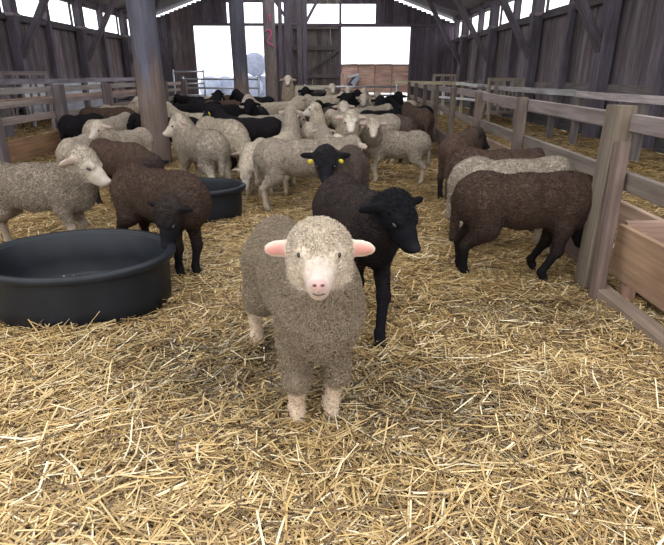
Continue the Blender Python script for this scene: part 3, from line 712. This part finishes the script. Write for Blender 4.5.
HERD=[
# label, px, Y, heading, kind, pose, scale, tags
('pale rump low between the brown sheep and the plank fence',80,5.15,95,'white','down',.92),
('pale sheep with pricked ears against the log post, head up',127,5.75,-110,'white','up',.92),
('pale sheep back just behind the prick-eared one by the log post',107,6.7,80,'white','level',1.0),
('black rump beside the plank fence corner post',84,7.5,70,'black','down',1.0),
('rusty brown sheep back along the plank fence',110,8.3,8,'rust','down',1.08),
('white head peering above the rusty back beside the log post',120,9.1,-20,'cream','up',1.0),
('black sheep just right of the thick log post, rear one',164,8.9,100,'black','level',1.0),
('black sheep directly behind the pale rump at the thick log post',172,6.9,175,'black','level',1.0),
('white-headed sheep looking aside above the cream grazing sheep',198,7.6,184,'cream','up',1.02),
('dark brown rump behind the cream grazing back',213,8.4,85,'grey','down',1.0),
('black sheep behind the white-headed one, its back lowest in the dark row',191,10.1,10,'black','level',.98),
('black sheep in the dark row, head lifted toward the doorway',205,11.2,60,'black','up',1.05),
('dark sheep lying flat-backed before the tube gate by the doorway',222,9.5,0,'black','down',1.0),
('brown back in front of the second log post',224,11.0,8,'rust','down',1.0),
('white sheep head among black ones below the doorway',213,12.1,-60,'cream','up',1.05),
('slanting brown sheep under the doorway, next to the log post',229,13.4,35,'brown','up',1.05),
('black sheep farthest back under the doorway gate',193,13.2,150,'black','level',1.0),
('black sheep standing broadside with a yellow ear tag before the second log post',249,6.5,176,'black','up',1.05,(-1,1)),
('black-faced sheep looking up between the two farther log posts',257,8.5,-95,'black','up',1.05),
('pale sheep back beside the black face between the log posts',264,7.3,12,'white','level',1.0),
('white back beyond the black face, close to the pink-marked post',270,10.2,-5,'cream','level',1.0),
('black sheep in the gap between the second and third log post',256,12.2,170,'black','up',1.05),
('white sheep seen from behind with ears spread wide',290,6.1,92,'white','tall',.95),
('white sheep with turned head beside the wide-eared one',314,6.75,80,'cream','back',.95),
('small bright white rump over the broad grey back',283,5.2,85,'cream','down',.95),
('white head low behind the broad grey rump',256,5.1,-95,'cream','down',.85),
('pale woolly back above the yellow-tagged black face',326,5.6,95,'white','level',.9),
('small white lamb head tucked behind the tagged black face',337,4.95,-90,'cream','up',.84),
('dark brown back between the wide-eared sheep and the turned head',303,8.4,6,'brown','level',1.02),
('white-headed sheep before the pink-marked post, head nearest to it',270,10.6-.9,-140,'cream','up',1.02),
('white-headed sheep with muzzle toward the flock centre, beside the post timbers',288,10.1,-25,'cream','up',1.0),
('long cream back stretched across the flock centre',316,10.6,0,'cream','level',1.15),
('dark sheep with raised head at the flock centre, nearer of two',317,8.9,-85,'black','up',1.0),
('black head turned aside right of the centre dark one',335,9.7,-60,'black','left',1.0),
('grey-brown rump at the flock centre',330,7.75,95,'grey','down',1.02),
('black-faced sheep beside the beige rail',307,12.4,-90,'black','up',1.12),
('black head beneath the middle of the beige rail',317,13.4,-60,'black','level',1.12),
('white sheep holding its head high at the end of the beige rail',329,12.7,-80,'cream','tall',1.1),
('tall cream sheep towering over the flock before the back timbers',290,14.0,-90,'cream','tall',1.30),
('white face looking toward the camera left of the pink-eared sheep',344,7.95,-92,'cream','up',1.04),
('white sheep back right behind that white face',358,8.6,15,'white','level',1.05),
('white head in the far middle of the flock under the pale plank',338,11.7,-80,'cream','up',1.0),
('black head in the far middle, left one of two by the gate',348,10.8,-100,'black','up',1.02),
('black head in the far middle, right one of two by the gate',351,12.2,-75,'black','up',1.05),
('white sheep next to the gate bar under the blue sack',349,13.7,-95,'cream','up',1.1),
('white sheep at the gate, second from the blue sack',366,14.1,-100,'cream','up',1.05),
('white sheep facing the camera midway between flock centre and gate',364,10.3,-95,'cream','up',1.02),
('white sheep back just in front of the bright gap under the orange boards',369,12.0,-70,'white','up',1.0),
('broad pale back behind the pink-eared sheep',368,7.0,165,'white','level',1.06),
('dark grey sheep head close beside the bright gate, left of a pair',380,9.35,-95,'grey','up',1.02),
('dark grey sheep head close beside the bright gate, right of a pair',391,10.4,-80,'black','up',1.06),
('black back sloping below the pair of dark heads',382,8.4,20,'black','level',1.0),
('rounded grey-brown rump behind the lone pale lamb',401,7.2,98,'grey','down',1.0),
('white sheep back against the far end of the plank fence',397,11.0,180,'cream','level',1.0),
('black sheep next to the plank fence, behind the leaning brown one',410,9.3,150,'black','up',.98),
('brown sheep leaning along the plank fence behind the lone lamb',417,8.0,100,'rust','level',1.1),
]
for e in HERD:
    e=list(e); e[6]*=.95 if e[2]<9 else 1; herd(*e)
# overlaps between footprints
_all=[(o,o.location.x,o.location.y,o.rotation_euler.z,o.scale[0]) for o in COL.objects if o.parent is None and o.name.startswith('sheep')]
def _pts(a): return [(a[1]+math.cos(a[3])*t*a[4],a[2]+math.sin(a[3])*t*a[4]) for t in(-.27,-.09,.09,.27)]
for i in range(len(_all)):
    for j in range(i):
        d=min(math.hypot(p[0]-q[0],p[1]-q[1]) for p in _pts(_all[i]) for q in _pts(_all[j]))
        if d<.26: print('OVERLAP %.2f | %s (%.2f,%.2f) | %s (%.2f,%.2f)'%(d,_all[i][0]['label'][:45],_all[i][1],_all[i][2],_all[j][0]['label'][:45],_all[j][1],_all[j][2]))
# ================================================================ straw
def hgt(x,y):
    return .012*np.sin(x*3.1+1)*np.sin(y*2.7+.5)+.008*np.sin(x*7.3+y*5.1)+.006*np.sin(x*13-y*11+2)
PALS=np.array([(.70,.52,.26),(.54,.365,.15),(.41,.27,.115),(.84,.71,.47),(.26,.16,.07),(.12,.078,.042),(.58,.43,.21)])
PW=np.array([.18,.22,.17,.07,.15,.11,.10])
def straw(regions):
    g=rng; VS=[];FS=[];CS=[];n0=0
    for (x0,x1,y0,y1,num,wd,l0,l1,wedge,lift) in regions:
        y=g.uniform(y0,y1,num)
        if wedge: # follow the view's spread, wide enough for a step to the side
            hw=.5+.78*y; x=g.uniform(-1,1,num)*hw; k=(x>x0)&(x<x1); x=x[k]; y=y[k]
            k=(((x+1.27)/.45)**2+((y-2.44)/.37)**2>1)&(((x+1.17)/.44)**2+((y-4.15)/.30)**2>1); x=x[k]; y=y[k]
        else: x=g.uniform(x0,x1,num)
        num=len(x); L=g.uniform(l0,l1,num)*g.choice([.5,.8,1,1.35],num,p=[.3,.3,.3,.1])
        clump=np.sin(x*2.1+y*1.3)+np.sin(x*.9-y*2.6+1)
        th=g.uniform(0,math.pi,num)+.5*clump; pit=g.normal(0,.12,num)+ (g.random(num)<.06)*g.uniform(.2,.6,num)
        bend=g.normal(0,.35,num)
        z=hgt(x,y)+g.random(num)**1.3*lift+.004
        def dirv(t,p): return np.stack([np.cos(t)*np.cos(p),np.sin(t)*np.cos(p),np.sin(p)],1)
        c=np.stack([x,y,z],1)
        p1=c; d0=dirv(th-bend/2,-pit*.6-.05); d1=dirv(th+bend/2,pit-.05)
        p0=c-d0*(L/2)[:,None]; p2=c+d1*(L/2)[:,None]
        for p in(p0,p2): p[:,2]=np.maximum(p[:,2],hgt(p[:,0],p[:,1])-.004)
        w=wd*g.uniform(.6,1.5,num)
        P=[]
        for p,d,kk in((p0,d0,.8),(p1,(d0+d1)/2,1),(p2,d1,.75)):
            sd=np.cross(d,[0,0,1.]); sd/=np.linalg.norm(sd,axis=1)[:,None]+1e-9; up=np.cross(sd,d)
            for a in(0.3,2.39,4.49):
                P.append(p+(sd*math.cos(a)+up*math.sin(a)*.8)*(w*kk*.62)[:,None])
        X=np.stack(P,1).reshape(-1,3); b=np.arange(num)[:,None]*9
        q=np.concatenate([b+np.array([[i*3+j,i*3+(j+1)%3,(i+1)*3+(j+1)%3,(i+1)*3+j]]) for i in(0,1) for j in range(3)])+n0
        ci=g.choice(len(PALS),num,p=PW); col=PALS[ci]*g.uniform(.8,1.15,(num,1))
        # trodden, dirtier patches
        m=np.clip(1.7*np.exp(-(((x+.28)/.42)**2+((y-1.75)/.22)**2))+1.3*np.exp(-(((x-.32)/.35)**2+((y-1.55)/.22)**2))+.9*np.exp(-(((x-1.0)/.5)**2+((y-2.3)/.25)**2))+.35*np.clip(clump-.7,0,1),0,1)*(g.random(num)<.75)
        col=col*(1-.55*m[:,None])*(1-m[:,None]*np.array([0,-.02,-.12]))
        cc=np.repeat(col[:,None,:],9,1).reshape(-1,3)
        VS.append(X);FS.append(q);CS.append(np.concatenate([cc,np.ones((len(cc),1))],1)); n0+=len(X)
    return VS,FS,CS,n0
# the pressed layer under the loose stalks
nx,ny=150,260
ys=.3+(23.3-.3)*np.linspace(0,1,ny)**1.8; xs=np.linspace(-7.7,4.95,nx)
GX,GY=np.meshgrid(xs,ys); GZ=hgt(GX,GY)+.002
Vb=np.stack([GX.ravel(),GY.ravel(),GZ.ravel()],1)
ii=np.arange(ny-1)[:,None]*nx+np.arange(nx-1)[None,:]; ii=ii.ravel()
Fb=np.stack([ii,ii+1,ii+nx+1,ii+nx],1)
m,t,b=nt('pressed_straw'); L=t.links.new
tx=N(t,'ShaderNodeTexCoord')
outs=[]
for ang in(.3,1.4,2.5):
    mp=N(t,'ShaderNodeMapping'); mp.inputs['Rotation'].default_value=(0,0,ang); mp.inputs['Scale'].default_value=(9,110,1); L(tx.outputs['Object'],mp.inputs[0])
    n=N(t,'ShaderNodeTexNoise'); n.inputs['Scale'].default_value=1; n.inputs['Detail'].default_value=3; L(mp.outputs[0],n.inputs[0]); outs.append(n.outputs[0])
mx=N(t,'ShaderNodeMath',operation='MAXIMUM'); L(outs[0],mx.inputs[0]); L(outs[1],mx.inputs[1])
mx2=N(t,'ShaderNodeMath',operation='MAXIMUM'); L(mx.outputs[0],mx2.inputs[0]); L(outs[2],mx2.inputs[1])
r=N(t,'ShaderNodeValToRGB'); e=r.color_ramp.elements; e[0].position=.42; e[0].color=(.07,.045,.024,1); e[1].position=.78; e[1].color=(.55,.41,.21,1)
e2=e.new(.58); e2.color=(.33,.23,.11,1); L(mx2.outputs[0],r.inputs[0])
n=N(t,'ShaderNodeTexNoise'); n.inputs['Scale'].default_value=1.3; n.inputs['Detail'].default_value=4; L(tx.outputs['Object'],n.inputs[0])
r3=N(t,'ShaderNodeValToRGB'); r3.color_ramp.elements[0].position=.35; r3.color_ramp.elements[0].color=(.72,.7,.68,1); r3.color_ramp.elements[1].position=.6; r3.color_ramp.elements[1].color=(1,1,1,1); L(n.outputs[0],r3.inputs[0])
L(mixmul(t,1,r.outputs[0],r3.outputs[0]),b.inputs['Base Color']); b.inputs['Roughness'].default_value=.9
bp=N(t,'ShaderNodeBump'); bp.inputs['Strength'].default_value=.9; bp.inputs['Distance'].default_value=.015; L(mx2.outputs[0],bp.inputs['Height']); L(bp.outputs[0],b.inputs['Normal'])
M['pressed']=m
bed=empty('straw_bedding',(0,0,0)); tag(bed,'loose golden straw bedding covering the barn floor','straw',kind='stuff')
o=np_mesh('pressed_layer',Vb,Fb,M['pressed'],bed,True); o['kind']='stuff'
R_=[(-9,9,.45,1.2,22000,.0040,.07,.22,True,.040),
    (-9,9,1.2,2.2,40000,.0042,.07,.23,True,.042),
    (-9,9,2.2,3.6,46000,.0046,.07,.22,True,.038),
    (-9,9,3.6,6.0,56000,.005,.06,.18,True,.028),
    (-7.7,4.9,6.0,10.0,52000,.007,.07,.18,True,.028),
    (-7.7,4.9,10.0,16.0,36000,.010,.08,.2,True,.03),
    (1.62,2.06,1.0,2.5,1500,.0035,.08,.2,False,.16)]
VS,FS,CS,_=straw(R_)
o=np_mesh('loose_stalks',np.concatenate(VS),np.concatenate(FS),M['straw'],bed,False,{'col':np.concatenate(CS)}); o['kind']='stuff'

# ================================================================ light and camera
wd=bpy.data.worlds.new('overcast_sky'); SC.world=wd; wd.use_nodes=True
bg=wd.node_tree.nodes['Background']; bg.inputs[0].default_value=(.94,.965,1.0,1); bg.inputs[1].default_value=SKY
cam=bpy.data.cameras.new('camera'); co=bpy.data.objects.new('camera',cam); COL.objects.link(co); SC.camera=co
co.location=(0,0,CAMH); co.rotation_euler=(math.pi/2-PITCH,0,0)
cam.sensor_fit='HORIZONTAL'; cam.sensor_width=36; cam.lens=F/W*36; cam.clip_start=.02; cam.clip_end=300
vs=SC.view_settings; vs.view_transform='Standard'; vs.look='None'; vs.gamma=1; vs.use_curve_mapping=False; vs.exposure=EXPO
SC.cycles.use_denoising=True; SC.cycles.max_bounces=6; SC.cycles.diffuse_bounces=4
